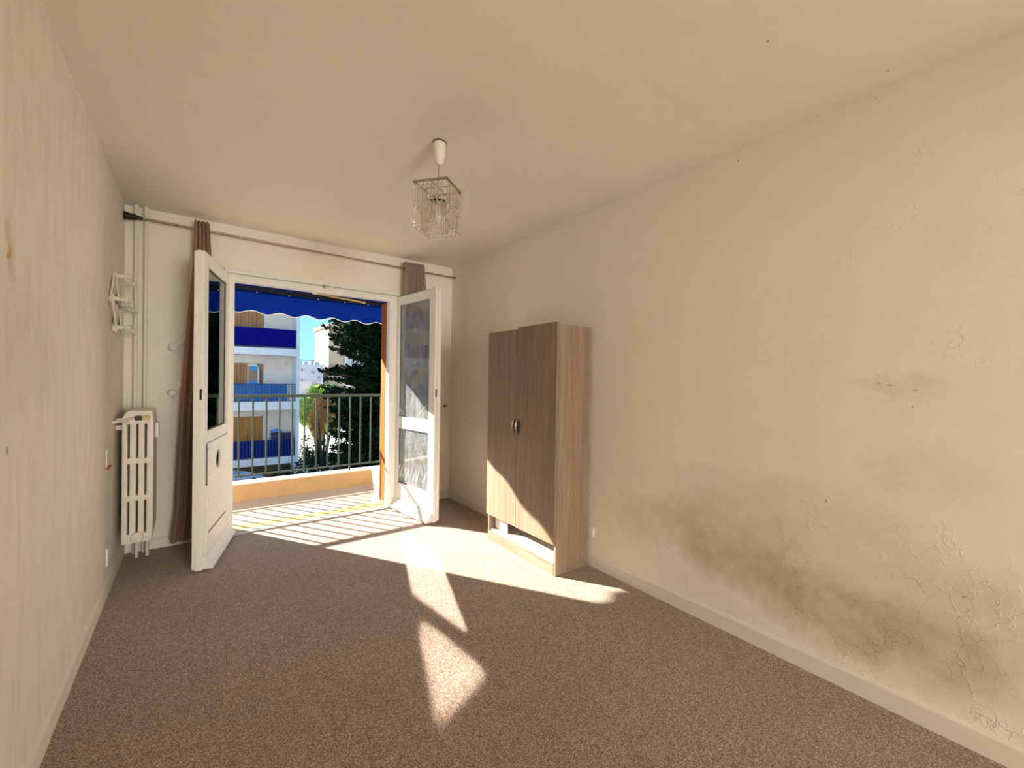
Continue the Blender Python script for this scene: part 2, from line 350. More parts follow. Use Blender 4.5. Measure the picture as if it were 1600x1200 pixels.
# unseen hall added behind the camera to house the fill lamp
struct(MB().box((.5, -9.3, 0), (.7, YF-.2, H)).build('wall_fill_hall_left', M_wall_back)); struct(MB().box((2.3, -9.3, 0), (2.5, YF-.2, H)).build('wall_fill_hall_right', M_wall_back))
struct(MB().box((.5, -9.3, H), (2.5, YF-.2, H+.1)).build('ceiling_fill_hall', M_ceiling)); struct(MB().box((.5, -9.3, -.1), (2.5, YF-.2, 0)).build('floor_fill_hall', M_carpet))
# skirtings: rounded top profile
def skirt(name, a, b, nrm, h=.085, d=.014, parent=None):
    a = Vector(a); b = Vector(b); n = Vector(nrm)
    prof = [(0, 0), (d, 0), (d, h*.86), (d*.75, h*.95), (.002, h), (0, h)]
    pts = [a + n*x + Vector((0, 0, z)) for x, z in prof]
    return struct(MB().prism(pts, b-a).build(name, M_skirt))
skirt('baseboard_left', (0, YF, 0), (0, 0, 0), (1, 0, 0)); skirt('baseboard_right', (W, YF, 0), (W, 0, 0), (-1, 0, 0))
skirt('baseboard_back', (.014, 0, 0), (DX0-.02, 0, 0), (0, -1, 0), .075); skirt('baseboard_back_right', (DX1+.03, 0, 0), (W-.014, 0, 0), (0, -1, 0), .075)

# door frame (fixed): jambs + lintel with moulded steps
fr = bpy.data.objects.new('trim_1', None); COL.objects.link(fr); fr['kind'] = 'structure'
for x0, x1 in ((DX0-.005, .66), (1.945, DX1+.005)):
    m = MB().box((x0, -.012, 0), (x1, .07, 2.055), .004)
    xs = x0 if x0 < 1 else x1
    m.box((xs-.012, -.022, 0), (xs+.012, .0, 2.10), .004)
    part(m, 'jamb', M_white, fr)
m = MB().box((DX0, -.012, 2.055), (DX1, .07, 2.11), .004); m.box((DX0-.01, -.024, 2.085), (DX1+.01, -.002, 2.10), .003); m.box((DX0-.02, -.034, 2.115), (DX1+.02, 0, 2.135), .004); m.box((DX0-.02, -.026, 2.135), (DX1+.02, 0, 2.155), .003)
part(m, 'lintel', M_white, fr)
m = MB().box((1.325, -.045, 2.088), (1.343, -.02, 2.122), .002); m.lathe([(.005, 0), (.005, .012)], (1.334, -.045, 2.095), (0, -1, 0), 10)
part(m, 'latch_keeper', M_chrome, fr)
struct(MB().box((DX0, -.03, 0), (DX1, .055, .012), .003).build('trim_2', M_sill))
struct(MB().box((DX0, .055, -.03), (DX1, .20, .006), .003).build('trim_3', M_yellow))

# ------------------------------------------------------------------ door leaves
def leaf_door(name, hinge, dvec, nvec, length, solid_low):
    """leaf standing on axis dvec from hinge; exterior face at hinge line, body behind it against nvec; n = exterior normal"""
    d = Vector((*dvec, 0)).normalized(); n = Vector((*nvec, 0)).normalized()
    R_ = thing(name, None, None, (hinge[0], hinge[1], 0), kind='structure')
    T = .042
    def seg(u0, u1, z0, z1, t0=0, t1=T, bev=.004):
        c = Vector((hinge[0], hinge[1], 0)) + d*((u0+u1)/2) - n*((t0+t1)/2)
        m = MB(); m.obox(c, d, n, (u1-u0)/2, abs(t1-t0)/2, z0, z1, bev); return m
    ST = .078
    part(seg(0, ST, .015, 2.10), 'stile', M_white, R_); m = seg(length-ST, length, .015, 2.10)
    part(m, 'stile', M_white, R_)
    part(seg(length-.006, length+.014, .03, 2.09, .022, T+.012, .003), 'rebate_strip', M_white, R_)
    for z0, z1 in ((2.025, 2.10), (.815, .905), (.015, .25 if not solid_low else .12)):
        part(seg(ST, length-ST, z0, z1), 'rail', M_white, R_)
    # glazing beads
    for z0, z1 in ([(.905, 2.025)] + ([] if solid_low else [(.25, .815)])):
        for tt in ((-.001, .010), (T-.010, T+.001)):
            m = MB()
            for q in ((ST, ST+.012, z0, z1), (length-ST-.012, length-ST, z0, z1), (ST, length-ST, z0, z0+.012), (ST, length-ST, z1-.012, z1)):
                c = Vector((hinge[0], hinge[1], 0)) + d*((q[0]+q[1])/2) - n*((tt[0]+tt[1])/2); m.obox(c, d, n, (q[1]-q[0])/2, (tt[1]-tt[0])/2, q[2], q[3])
            part(m, 'glazing_bead', M_white, R_)
        part(seg(ST, length-ST, z0, z1, .016, .020, 0), 'glass_pane', M_glass_clean if solid_low else M_glass_dirty, R_)
    if solid_low:
        # boarded lower panel with a round vent hole and a slot
        u0, u1, z0, z1 = ST-.008, length-ST+.01, .10, .835; cu, cz, r = (u0+u1)/2 + .0, .685, .068
        bm = bmesh.new(); base = Vector((hinge[0], hinge[1], 0))
        P = lambda u, z, t: base + d*u + n*t + Vector((0, 0, z))
        cor = [math.atan2(zz-cz, uu-cu) % (2*math.pi) for uu in (u0, u1) for zz in (cz-.13, z1)]
        angs = sorted([2*math.pi*k/28+.01 for k in range(28)] + cor); N = len(angs); ring = []; outer = []
        for t in (.008, -.006):
            ring.append([bm.verts.new(P(cu + r*math.cos(angs[k]), cz + r*math.sin(angs[k]), t)) for k in range(N)])
            o_ = []
            za, zb = cz-.13, z1
            for k in range(N):
                a = angs[k]; c_, s_ = math.cos(a), math.sin(a)
                sc = min(((u1-cu) if c_ > 0 else (cu-u0))/max(abs(c_), 1e-6), ((zb-cz) if s_ > 0 else (cz-za))/max(abs(s_), 1e-6))
                o_.append(bm.verts.new(P(cu+c_*sc, cz+s_*sc, t)))
            outer.append(o_)
        for k in range(N):
            j = (k+1) % N
            bm.faces.new([outer[0][k], outer[0][j], ring[0][j], ring[0][k]]); bm.faces.new([outer[1][k], ring[1][k], ring[1][j], outer[1][j]])
            bm.faces.new([ring[0][k], ring[0][j], ring[1][j], ring[1][k]])
        mb = MB(); mb.bm.free(); mb.bm = bm
        def bx(ua, ub, zl, zh): mb.obox(base + d*((ua+ub)/2) + n*.001, d, n, (ub-ua)/2, .007, zl, zh)
        bx(u0, u1, .238, cz-.13); bx(u0, u0+.05, .222, .238); bx(u1-.035, u1, .222, .238); bx(u0, u1, z0, .222)
        part(mb, 'lower_panel', M_board, R_)
        m = MB()
        for uu in (u0+.03, u1-.03):
            for zz in (.27, .45, .62, .80, .16): m.lathe([(.004, 0), (.004, .002)], base + d*uu + n*.008 + Vector((0, 0, zz)), n, 8)
        part(m, 'screw_heads', M_chrome, R_)
        part(seg(ST, length-ST, .12, .815, .028, .034, 0), 'shade_backing', plain('panel_back_shade', (.10, .085, .07), .8), R_)  # dark backing sheet; its colour stands in for shade inside hole and slot
    # projecting weather bar (sloped)
    base = Vector((hinge[0], hinge[1], 0)); u0, u1 = .012, length-.02
    prof = [(.0, .015), (.055, .015), (.055, .032), (.040, .045), (.012, .088), (.012, .10), (0, .10)]
    pts = [base + d*u0 + n*a + Vector((0, 0, z)) for a, z in prof]
    part(MB().prism(pts, d*(u1-u0)), 'weather_bar', M_white, R_)
    # hinges, keyhole plate
    for z in (.25, 1.05, 1.85):
        m = MB().lathe([(.006, 0), (.006, .08)], base - d*.008 - n*(T-.0) + Vector((0, 0, z)), (0, 0, 1), 10); part(m, 'hinge', M_white, R_, True)
    m = MB(); c = base + d*(length+.0005) - n*(.018); m.obox(c, d, n, .0015, .008, 1.13, 1.20); m.obox(c, d, n, .003, .004, 1.15, 1.175)
    part(m, 'lock_plate', M_dark, R_)
    return R_
dL = Vector((-.240, -.971)).normalized(); leaf_door('door_1', (.632, .02), dL, (.971, -.240), .735, True)
dR = Vector((.122, -.9926)).normalized(); leaf_door('door_2', (2.012, .02), dR, (-.9926, -.122), .725, False)
# crack line and dribble marks on the dusty pane (paint runs left on the glass)
def on_R(u, z, t=.0): return Vector((2.012, .02, 0)) + Vector((dR.x, dR.y, 0))*u + Vector((-.9926, -.122, 0))*(-.0150+t) + Vector((0, 0, z))
root = bpy.data.objects['door_2']
m = MB().tube([on_R(.40, .915), on_R(.47, .965), on_R(.585, 1.06)], .0022, 6); part(m, 'paint_run', M_inner, root)
m = MB().tube([on_R(.20, .26), on_R(.185, .5), on_R(.20, .66), on_R(.17, .80)], .002, 6); part(m, 'paint_run', M_inner, root)
m = MB().tube([on_R(.30, .27), on_R(.29, .5), on_R(.31, .74), on_R(.27, .81)], .002, 6); part(m, 'paint_run', M_inner, root)

# added narrow-beam lamps imitating sunlight reflected by the dusty panes of door_2
n3 = Vector((-.9926, -.122, 0)); refl = Vector((-.315, -.949, -.462)).normalized()
def pane_beams():
    # split each lit pane in upright strips; upper ones are cut short to imitate the awning's shadow
    def strip(u0, u1, z0, z1, k):
        ld = bpy.data.lights.new('pane_reflection_lamp', 'AREA'); ld.shape = 'RECTANGLE'; ld.spread = math.radians(1.2)
        o = bpy.data.objects.new('pane_reflection_lamp', ld); COL.objects.link(o)
        c = Vector((2.012, .02, 0)) + Vector((dR.x, dR.y, 0))*((u0+u1)/2) + Vector((0, 0, (z0+z1)/2)) + n3*.014
        # shear-free: lamp faces the beam; foreshorten its sides accordingly
        d3 = Vector((dR.x, dR.y, 0)); hz = refl; z = (-hz).normalized(); up_ = Vector((0, 0, 1)); y = (up_ - hz*up_.dot(hz)).normalized(); x = y.cross(z).normalized()
        ld.size = abs((d3*(u1-u0)).dot(x)); ld.size_y = abs((Vector((0, 0, 1))*(z1-z0)).dot(y))
        mt = Matrix((x, y, z)).transposed().to_4x4(); mt.translation = c + refl*.0; o.matrix_world = mt
        ld.energy = REFL_W*ld.size*ld.size_y*k; ld.color = (1.0, .93, .84)
    n = 9
    for i in range(n):
        a, b = .095 + (.635-.095)*i/n, .095 + (.635-.095)*(i+1)/n
        strip(a, b, .27, .80, 1.0)
        um = (a+b)/2; top = 1.27 - (um-.09)*.58
        strip(a, b, .92, max(.93, top), .9)
REFL_W = 8.0
pane_beams()

# ================================================================== BALCONY
struct(MB().box((-1.2, .25, -.15), (3.2, 1.25, -.05)).build('balcony_floor', M_tile))
struct(MB().box((DX0, .0, -.15), (DX1, .25, -.012)).build('balcony_step', M_tile))
pw = bpy.data.objects.new('balcony_parapet', None); COL.objects.link(pw); pw['kind'] = 'structure'
part(MB().box((-1.2, 1.255, -.30), (3.2, 1.40, .125), .002), 'parapet_wall', M_parapet, pw); part(MB().box((-1.2, 1.247, .125), (3.2, 1.41, .140), .004), 'coping', M_parapet_top, pw)
rl = thing('balcony_railing', 'grey-green metal balcony railing with upright square bars on the peach parapet', 'railing', (.9, 1.31, .14))
part(MB().box((-1.15, 1.287, 1.055), (3.15, 1.333, 1.088), .006), 'handrail', M_rail, rl)
part(MB().box((-1.15, 1.297, .200), (3.15, 1.323, .217), .003), 'bottom_rail', M_rail, rl)
bar = MB().box((-.0085, -.0085, -.42), (.0085, .0085, .42), .002).build('baluster', M_rail, rl); bar.location = (.790-.9, 0, .636-.14)
for i in range(-15, 19):
    if i == 0: continue
    inst(bar, rl, (.790+.1291*i-.9, 0, .636-.14))
for x in (-.35, 1.952, 3.0):
    part(MB().box((x-.010, 1.30, .138), (x+.010, 1.32, .203), .002), 'post_foot', M_rail, rl)
# wooden shutter folded in the right reveal: boards with grooves
sh = thing('folding_shutter', 'orange varnished wooden shutter folded back beside the right door leaf', 'shutter', (1.98, .16, 0))
for k in range(4):
    y0 = .072 + k*.052
    part(MB().box((1.968, y0, .02), (1.992, y0+.0505, 2.06), .003), 'board', M_shutter, sh)
part(MB().box((1.992, .075, .2), (2.004, .275, .28), .002), 'batten', M_shutter, sh)
part(MB().box((1.992, .075, 1.75), (2.004, .275, 1.83), .002), 'batten', M_shutter, sh)
m = MB().lathe([(.009, 0), (.009, .07)], (1.966, .066, 1.90), (0, 0, 1), 10); m.box((1.962, .066, 1.92), (1.968, .10, 1.95)); part(m, 'hinge', M_dark, sh)
# cream box at the right end of the balcony
pb = thing('low_box', 'cream painted low box with a sloping face at the balcony end', 'box', (2.2, .75, -.05))
m = MB(); pts = [(2.137, .947, -.05), (2.065, .564, -.05), (2.40, .564, -.05), (2.40, .947, -.05)]; top = [(2.105, .95, .212), (2.045, .55, .262), (2.40, .55, .262), (2.40, .95, .212)]
a = [m.bm.verts.new(p) for p in pts]; b = [m.bm.verts.new(p) for p in top]
m.bm.faces.new(a[::-1]); m.bm.faces.new(b)
for i in range(4): m.bm.faces.new([a[i], a[(i+1) % 4], b[(i+1) % 4], b[i]])
bmesh.ops.bevel(m.bm, geom=list(m.bm.edges), offset=.006, segments=2, affect='EDGES')
part(m, 'box_body', M_plinth, pb); part(MB().prism([(2.100, .96, .212), (2.040, .54, .263), (2.41, .54, .263), (2.41, .96, .212)], (0, 0, .014)), 'box_lid', M_parapet_top, pb)

# awning: canvas, front bar, scalloped valance with white piping
aw = thing('blue_awning', 'blue canvas awning with scalloped valance and white piping over the balcony', 'awning', (1.2, 1.18, 2.19))
m = MB(); m.prism([(-1.3, .30, 2.385), (-1.3, 1.19, 2.243), (-1.3, 1.19, 2.250), (-1.3, .30, 2.393)], (4.6, 0, 0)); part(m, 'canvas', M_awning, aw)
part(MB().box((-1.3, 1.175, 2.198), (3.3, 1.215, 2.243), .006), 'front_bar', M_black, aw)
def vz(x):  # lower edge of the valance
    return 1.974 + .0165*math.cos(2*math.pi*(x-1.425)/.267) 
xs = [-1.3 + 4.6*i/368 for i in range(369)]
def wob(x, z): return 1.18 - .012 + .012*math.sin(x*5.3+z*7)*(2.20-z)/.2 + .007*math.sin(x*13.1-z*19)*(2.20-z)/.2
rows = [2.205, 2.19, 2.15, 2.11, 2.07, 2.02]
bm = bmesh.new(); grid = []
for x in xs:
    colv = []
    for z in rows: colv.append(bm.verts.new((x, wob(x, z), z)))
    z = vz(x); colv.append(bm.verts.new((x, wob(x, z), z))); grid.append(colv)
for a, b in zip(grid, grid[1:]):
    for k in range(len(rows)): bm.faces.new([a[k], b[k], b[k+1], a[k+1]])
geom = bmesh.ops.solidify(bm, geom=bm.faces[:], thickness=.0015)
mb = MB(); mb.bm.free(); mb.bm = bm; part(mb, 'valance', M_awning, aw, True)
mb = MB().tube([(x, wob(x, vz(x)), vz(x)-.001) for x in xs[::2]], .0045, 6); part(mb, 'white_piping', M_inner, aw, True)
for x in (-.5, -.22, .06, .35, .63, .93, 1.238, 1.537, 1.833, 2.111, 2.41):
    part(MB().lathe([(.0055, 0), (.0055, .004), (.003, .007)], (x, 1.166, 2.189), (0, -1, 0), 10), 'snap_fastener', M_inner, aw, True)
cab = [(1.05+.06*i, 1.16, 2.205 - .010*math.sin(math.pi*i/19)) for i in range(20)]
part(MB().tube(cab, .0025, 6), 'cable', M_rail, aw)
ar = thing('awning_crank_arm', 'brass coloured tube under the lintel in front of the blue awning', 'tube', (1.55, .3, 2.08))
part(MB().tube([(1.325, .30, 2.098), (1.785, .30, 2.066)], .010, 12), 'tube_body', M_brass, ar, True)
part(MB().tube([(1.30, .30, 2.100), (1.345, .30, 2.097)], .0135, 12), 'end_cap', M_inner, ar, True); part(MB().tube([(1.775, .30, 2.067), (1.80, .30, 2.065)], .0145, 12), 'end_ring', M_brass, ar, True)
part(MB().box((1.31, .28, 2.10), (1.33, .31, 2.16)), 'hanger', M_rail, ar); part(MB().box((1.765, .28, 2.07), (1.785, .31, 2.16)), 'hanger', M_rail, ar)
struct(MB().box((-1.2, .25, 2.42), (3.2, .60, 2.62)).build('balcony_soffit', M_facade))
struct(MB().box((-3.0, .06, -4.6), (-.2, .25, 7.5)).build('outer_facade_left', M_parapet_top)); struct(MB().box((W+.2, .06, -4.6), (8.0, .25, 7.5)).build('outer_facade_right', M_parapet_top))

# ================================================================== OUTSIDE
struct(MB().box((-60, 1.3, -4.8), (80, 160, -4.6)).build('ground', M_ground))
B = thing('apartment_building', 'lilac-white apartment block opposite with recessed balconies and blue screens', 'building', (-8, 21, -4.6))
BX0 = -24.0
part(MB().box((BX0, 21.2, -3.1), (4.58, 32, 6.6)), 'wall', M_facade_in, B)
part(MB().box((BX0, 21.2, -4.6), (4.58, 32, -3.1)), 'ground_floor_wall', M_facade_brown, B)
part(MB().box((4.56, 19.97, -3.1), (4.72, 32, 6.9)), 'end_wall', M_facade, B)
part(MB().box((4.56, 20.6, -4.6), (4.70, 32, -3.1)), 'end_wall_foot', M_facade, B)
for z0, z1 in ((-3.125, -2.765), (-.385, .042), (2.365, 2.715), (5.05, 5.42), (6.6, 6.95)):
    part(MB().box((BX0, 20, z0), (4.56, 21.2, z1), .01), 'balcony_slab', M_facade, B)
for x in (-3.6, -11.8, -20.):
    part(MB().box((x-.15, 20.02, -3.1), (x+.15, 21.2, 6.9)), 'dividing_wall', M_facade, B)
def shutter_leaf(x0, x1, z0, z1, mat, y=21.14):
    s_ = thing('shutter_leaf', None, None); s_.parent = B; s_.location = (x0+8, y-21, z0+4.6)
    n = max(2, int(round((x1-x0)/.15))); wv = (x1-x0)/n
    for k in range(n): part(MB().box((x0+k*wv+.006, y, z0), (x0+(k+1)*wv-.006, y+.04, z1), .004), 'plank', mat, s_)
    part(MB().box((x0, y+.03, z0), (x1, y+.05, z1)), 'backing', mat, s_)
def window_bay(x, zt, mid, mat, full=True):
    """x = right edge of the opening; zt = top"""
    zb = zt - 1.92
    part(MB().box((x, 21.10, zb), (x+.06, 21.2, zt+.05)), 'window_frame', M_facade, B); part(MB().box((x-1.36, 21.10, zt), (x+.06, 21.2, zt+.06)), 'window_frame', M_facade, B)
    part(MB().box((x-1.34, 21.185, zb), (x, 21.199, zt)), 'window_recess', M_glass_far, B)
    if not mid:
        shutter_leaf(x-.665, x-.01, zb, zt, mat); shutter_leaf(x-1.32, x-.69, zb, zt, mat)
    else:
        shutter_leaf(x-1.32, x-.70, zb, zt, mat)
        m = MB().box((x-.68, 21.12, zt-.14), (x-.18, 21.18, zt-.03)); m.box((x-.26, 21.12, zb), (x-.19, 21.18, zt-.03)); m.box((x-.70, 21.12, zb), (x-.67, 21.18, zt-.03)); part(m, 'window_frame', M_inner, B)
        part(MB().box((x-.67, 21.15, zb), (x-.26, 21.16, zt-.14)), 'pane', M_glass_far, B)
        part(MB().box((x-.60, 21.135, zt-.36), (x-.28, 21.148, zt-.15)), 'blind', M_cloth_sky, B)
        part(MB().box((x-.65, 21.135, zb+.8), (x-.28, 21.148, zb+1.02)), 'net_curtain', M_cloth_sky, B)
        part(MB().box((x-.13, 21.06, zb), (x-.10, 21.17, zt-.05)), 'side_leaf', M_shutter_far, B)
for bx_ in (3.22, -1.2, -5.4, -9.6, -13.8, -18.0):
    window_bay(bx_, 4.62, False, M_shutter_far); window_bay(bx_, 1.96, True, M_shutter_far); window_bay(bx_, -.755, False, M_shutter_low)
def rail_far(x0, x1, zs, top, cloth, cmat, gap=.117, xc1=None, front=False):
    r = thing('far_railing', None, None); r.parent = B; r.location = (x0+8, -.95, zs+4.6)
    m = MB().box((x0, 20.03, top-.035), (x1, 20.07, top)); m.box((x0, 20.035, zs+.03), (x1, 20.06, zs+.055))
    n = int((x1-x0)/gap)
    for k in range(n+1): m.box((x0+k*gap-.014, 20.035, zs), (x0+k*gap+.014, 20.06, top))
    part(m, 'railing_bars', M_navyrail, r)
    xe = xc1 or x1; bm = bmesh.new(); nn = int((xe-x0)/.06); rows_ = []
    for i in range(nn+1):
        x = x0+(xe-x0)*i/nn; yy = (20.10 if not front else 20.005) + .012*math.sin(x*23) + .006*math.sin(x*61)
        rows_.append([bm.verts.new((x, yy, z)) for z in (zs+.05, (zs+top)/2, top-.02-.015*abs(math.sin(x*2.1)))])
    for a, b in zip(rows_, rows_[1:]):
        for k in range(2): bm.faces.new([a[k], b[k], b[k+1], a[k+1]])
    bmesh.ops.solidify(bm, geom=bm.faces[:], thickness=.006)
    mb = MB(); mb.bm.free(); mb.bm = bm; part(mb, 'privacy_screen', cmat, r)
for i, (a_, b_) in enumerate(((-3.45, 4.55), (-11.65, -3.75), (-19.85, -11.95))):
    rail_far(a_, b_, 2.75, 3.70, 1, M_cloth_navy, .14, b_-.04, True)
    rail_far(a_, b_, .04, .94, 1, M_cloth_sky if i != 1 else M_cloth_blue, .135, b_-.40)
    rail_far(a_, b_, -2.765, -1.86, 1, M_cloth_blue, .14, b_-.12)
part(MB().lathe([(.05, 0), (.075, .04), (.05, .10)], (4.28, 21.2, 2.0), (0, -1, 0), 12), 'wall_lamp', M_inner, B, True)
# things on the lower balcony
cb = thing('dark_storage_crate', 'dark blue crate with a pale blue bag on top, on the lower opposite balcony', 'crate', (3.80, 20.6, -2.765))
part(MB().box((3.55, 20.4, -2.765), (4.06, 20.8, -1.62), .02), 'crate_body', M_navyrail, cb); part(MB().box((3.53, 20.38, -1.66), (4.08, 20.82, -1.60), .01), 'rim', M_navyrail, cb)
bg_ = MB(); bmesh.ops.create_icosphere(bg_.bm, subdivisions=3, radius=1)
for v in bg_.bm.verts:
    k = 1 + .18*math.sin(v.co.x*7+v.co.y*5)*math.cos(v.co.z*6); v.co = Vector((3.76+v.co.x*.25*k, 20.6+v.co.y*.18*k, -1.495+v.co.z*.075*k))
tag(bg_.build('plastic_bag', M_cloth_sky, None, True), 'crumpled light blue bag lying on the dark crate opposite', 'bag')
c2 = thing('dark_balcony_box', 'smaller dark box right of the crate on the lower opposite balcony', 'box', (4.28, 20.6, -2.765))
part(MB().box((4.10, 20.4, -2.0), (4.50, 20.8, -1.62), .02), 'box_body', M_navyrail, c2); m = MB()
for xx in (4.13, 4.46):
    for yy in (20.43, 20.77): m.box((xx-.015, yy-.015, -2.765), (xx+.015, yy+.015, -2.0))
part(m, 'stand', M_rail, c2)

# distant buildings
def far_building(name, label, x0, x1, y0, y1, z1, mat, floors, bandmat):
    b = thing(name, label, 'building', ((x0+x1)/2, (y0+y1)/2, -4.6))
    part(MB().box((x0, y0, -4.6), (x1, y1, z1)), 'wall', mat, b); part(MB().box((x0-.15, y0-.15, z1), (x1+.15, y1+.1, z1+.35)), 'roof_edge', mat, b)
    return b
fb = far_building('distant_apartment_block', 'pale lilac flat-roofed block far off beside the opposite building', 9.0, 14.9, 60, 74, 2.75, M_far, 4, M_far)
part(MB().box((8.99, 59.9, -.35), (14.92, 60.0, .75)), 'pink_band', M_far_pink, fb)
for x in (12.1, 12.9, 13.7, 14.4): part(MB().box((x-.25, 61, 3.1), (x+.2, 62, 3.1+random.choice((.35, .5)))), 'roof_box', M_far, fb)
part(MB().tube([(11.6, 60.2, 3.65), (14.8, 60.2, 3.65)], .035, 6), 'roof_rail', M_rail, fb)
for x, z in ((12.15, 2.3), (12.15, .85), (13.55, .45), (13.55, 2.0), (12.15, -1.2), (14.3, 1.3)):
    f = part(MB().box((x-.17, 59.84, z-.2), (x+.17, 59.9, z+.2)), 'window', M_far, fb); part(MB().box((x-.12, 59.8, z-.15), (x+.12, 59.84, z+.15)), 'pane', M_far_pane, f)
tw = thing('distant_tower_block', 'tall cream tower block behind the dark conifer', 'building', (20, 64, -4.6))
part(MB().prism([(15.85, 61, -4.6), (17.6, 60, -4.6), (24, 60, -4.6), (24, 70, -4.6), (15.85, 70, -4.6)], (0, 0, 13.3)), 'wall', M_tower, tw)
part(MB().prism([(15.6, 60.8, 8.7), (17.55, 59.7, 8.7), (24.2, 59.7, 8.7), (24.2, 70.2, 8.7), (15.6, 70.2, 8.7)], (0, 0, .45)), 'roof_edge', M_tower, tw)
for zi in range(5):
    z = -2.3 + zi*2.35
    part(MB().box((17.7, 59.3, z), (23.5, 60, z+.9), .02), 'balcony', M_inner, tw)
    for xw in (17.9, 19.3, 20.7, 22.1):
        f = part(MB().box((xw, 59.93, z+.9), (xw+.8, 60, z+1.95)), 'window', M_inner, tw); part(MB().box((xw+.08, 59.9, z+.95), (xw+.72, 59.93, z+1.88)), 'pane', M_far, f)

def cloud(blobs, n, size, name, mat, parent, flat=1.0, shell=.55, droop=0.0):
    bm = bmesh.new(); vols = [b[3]*b[4]*b[5] for b in blobs]; tot = sum(v**.67 for v in vols)
    for b, v in zip(blobs, vols):
        k = int(n*v**.67/tot)
        for _ in range(k):
            d = Vector((random.gauss(0, 1), random.gauss(0, 1), random.gauss(0, 1))).normalized(); r = random.uniform(shell, 1.05)
            p = Vector((b[0]+d.x*b[3]*r, b[1]+d.y*b[4]*r, b[2]+d.z*b[5]*r))
            s_ = size*random.uniform(.5, 1.4); u = Vector((random.gauss(0, 1), random.gauss(0, 1), random.gauss(0, .6))).normalized(); t_ = Vector((random.gauss(0, 1), random.gauss(0, 1), random.gauss(0, 1)-droop)); v_ = u.cross(t_).normalized()
            q = [bm.verts.new(p+u*s_), bm.verts.new(p+v_*s_*.55), bm.verts.new(p-u*s_*.9), bm.verts.new(p-v_*s_*.5)]; bm.faces.new(q)
    mb = MB(); mb.bm.free(); mb.bm = bm; off = parent.location
    bmesh.ops.translate(bm, verts=bm.verts, vec=-off)
    me = bpy.data.meshes.new(name); bm.to_mesh(me); bm.free(); me.materials.append(mat)
    o = bpy.data.objects.new(name, me); COL.objects.link(o); o.parent = parent; o['kind'] = 'stuff'; return o
# big dark conifer: trunk, boughs, needle pads
ct = thing('dark_conifer', 'large dark green conifer filling the right of the balcony view', 'tree', (6.6, 12.6, -4.6))
part(MB().tube([(6.6, 12.6, -4.6), (6.55, 12.6, 0), (6.5, 12.6, 3), (6.45, 12.6, 7)], [.30, .24, .17, .05], 12), 'trunk', M_trunk, ct, True)
pads = []; boughs = MB()
rnd = random.Random(3)
for k in range(210):
    z = -4.0 + 10.5*rnd.random(); a = rnd.uniform(0, 2*math.pi)
    R = 2.35 if z < 0 else 2.3 - .05*z
    R *= rnd.uniform(.55, 1.0)
    e_ = Vector((6.6+math.cos(a)*R, 12.6+math.sin(a)*R, z + .12*R))
    boughs.tube([(6.55, 12.6, z-.15), ((6.55+e_.x)/2, (12.6+e_.y)/2, z-.05), e_], [.05, .03, .012], 5)
    for q in (.35, .6, .8, 1.0):
        p = Vector((6.6, 12.6, z-.1)).lerp(e_, q); s_ = .55*(1.15-q*.55); pads.append((p.x, p.y, p.z-.05, s_*1.15, s_*1.15, s_*.62))
for (x, y, z, L) in ((4.02, 12, 3.12, 1), (4.25, 12, 2.85, 1), (4.5, 12, 2.6, 1), (3.95, 12, 1.55, 1), (4.2, 12, 1.25, 1), (4.55, 12, 1.2, 1), (4.3, 12, .85, 1), (4.0, 12, .95, 1), (4.6, 12, 2.2, 1), (4.9, 12, 2.9, 1), (4.8, 12, .5, 1), (4.35, 12, 2.35, 1)):
    boughs.tube([(6.5, 12.5, z-.3), (5.3, 12.2, z-.25), (x, y, z)], [.06, .03, .01], 5)
    e_ = Vector((x, y, z))
    for q in (.45, .6, .72, .84, .93, 1.0):
        p = Vector((6.5, 12.5, z-.3)).lerp(e_, q); s_ = .34*(1.15-q*.75); pads.append((p.x, p.y, p.z, s_*1.2, s_, s_*.6))
part(boughs, 'boughs', M_trunk, ct)
cloud(pads, 140000, .085, 'needles', M_conifer, ct, shell=.1, droop=.3)

def bush(name, label, cat, cx, cy, z0, rx, ry, h, n, size, mat, shell=.4, lumps=14, seed=1, trunk=True, lo=.30):
    t = thing(name, label, cat, (cx, cy, z0)); rr = random.Random(seed); bl = []
    for k in range(lumps):
        a = rr.uniform(0, 6.28); q = rr.random()**.5; zz = rr.uniform(lo, 1.0); s_ = .34*rr.uniform(.7, 1.15)*(1.1-.45*zz)
        zq = (zz-lo)/(1-lo); prof = .35+.65*math.sin(math.pi*min(1, zq*.8+.15))
        bl.append((cx+math.cos(a)*rx*q*.75*prof, cy+math.sin(a)*ry*q*.75*prof, z0+h*zz-h*s_*.3, rx*s_*1.3, ry*s_*1.3, h*s_*.55))
    cloud(bl, n, size, 'foliage', mat, t, shell=shell)
    if trunk:
        m = MB()
        for k in range(5):
            a = k*1.3; m.tube([(cx, cy, z0), (cx+.12*rx*math.cos(a), cy+.12*ry*math.sin(a), z0+h*.3), (cx+.5*rx*math.cos(a), cy+.5*ry*math.sin(a), z0+h*.75)], [.09, .06, .02], 6)
        part(m, 'stems', M_trunk, t)
    return t
bush('grey_green_tree', 'dull green tree behind the yellow shrub, in front of the far block', 'tree', 9.3, 35, -4.6, 1.5, 1.4, 6.2, 6000, .14, M_gleaf, seed=2)
bush('yellow_green_shrub', 'bright yellow-green sunlit shrub behind the railing', 'shrub', 7.35, 28, -4.6, 1.45, 1.3, 5.15, 12000, .12, M_yleaf, seed=4, lumps=26, lo=.5)
bush('rust_leaved_maple', 'small tree with rust and orange leaves beside the dark conifer', 'tree', 6.0, 20.3, -4.6, .95, .9, 4.95, 12000, .055, M_maple, seed=6, lumps=20, lo=.68)
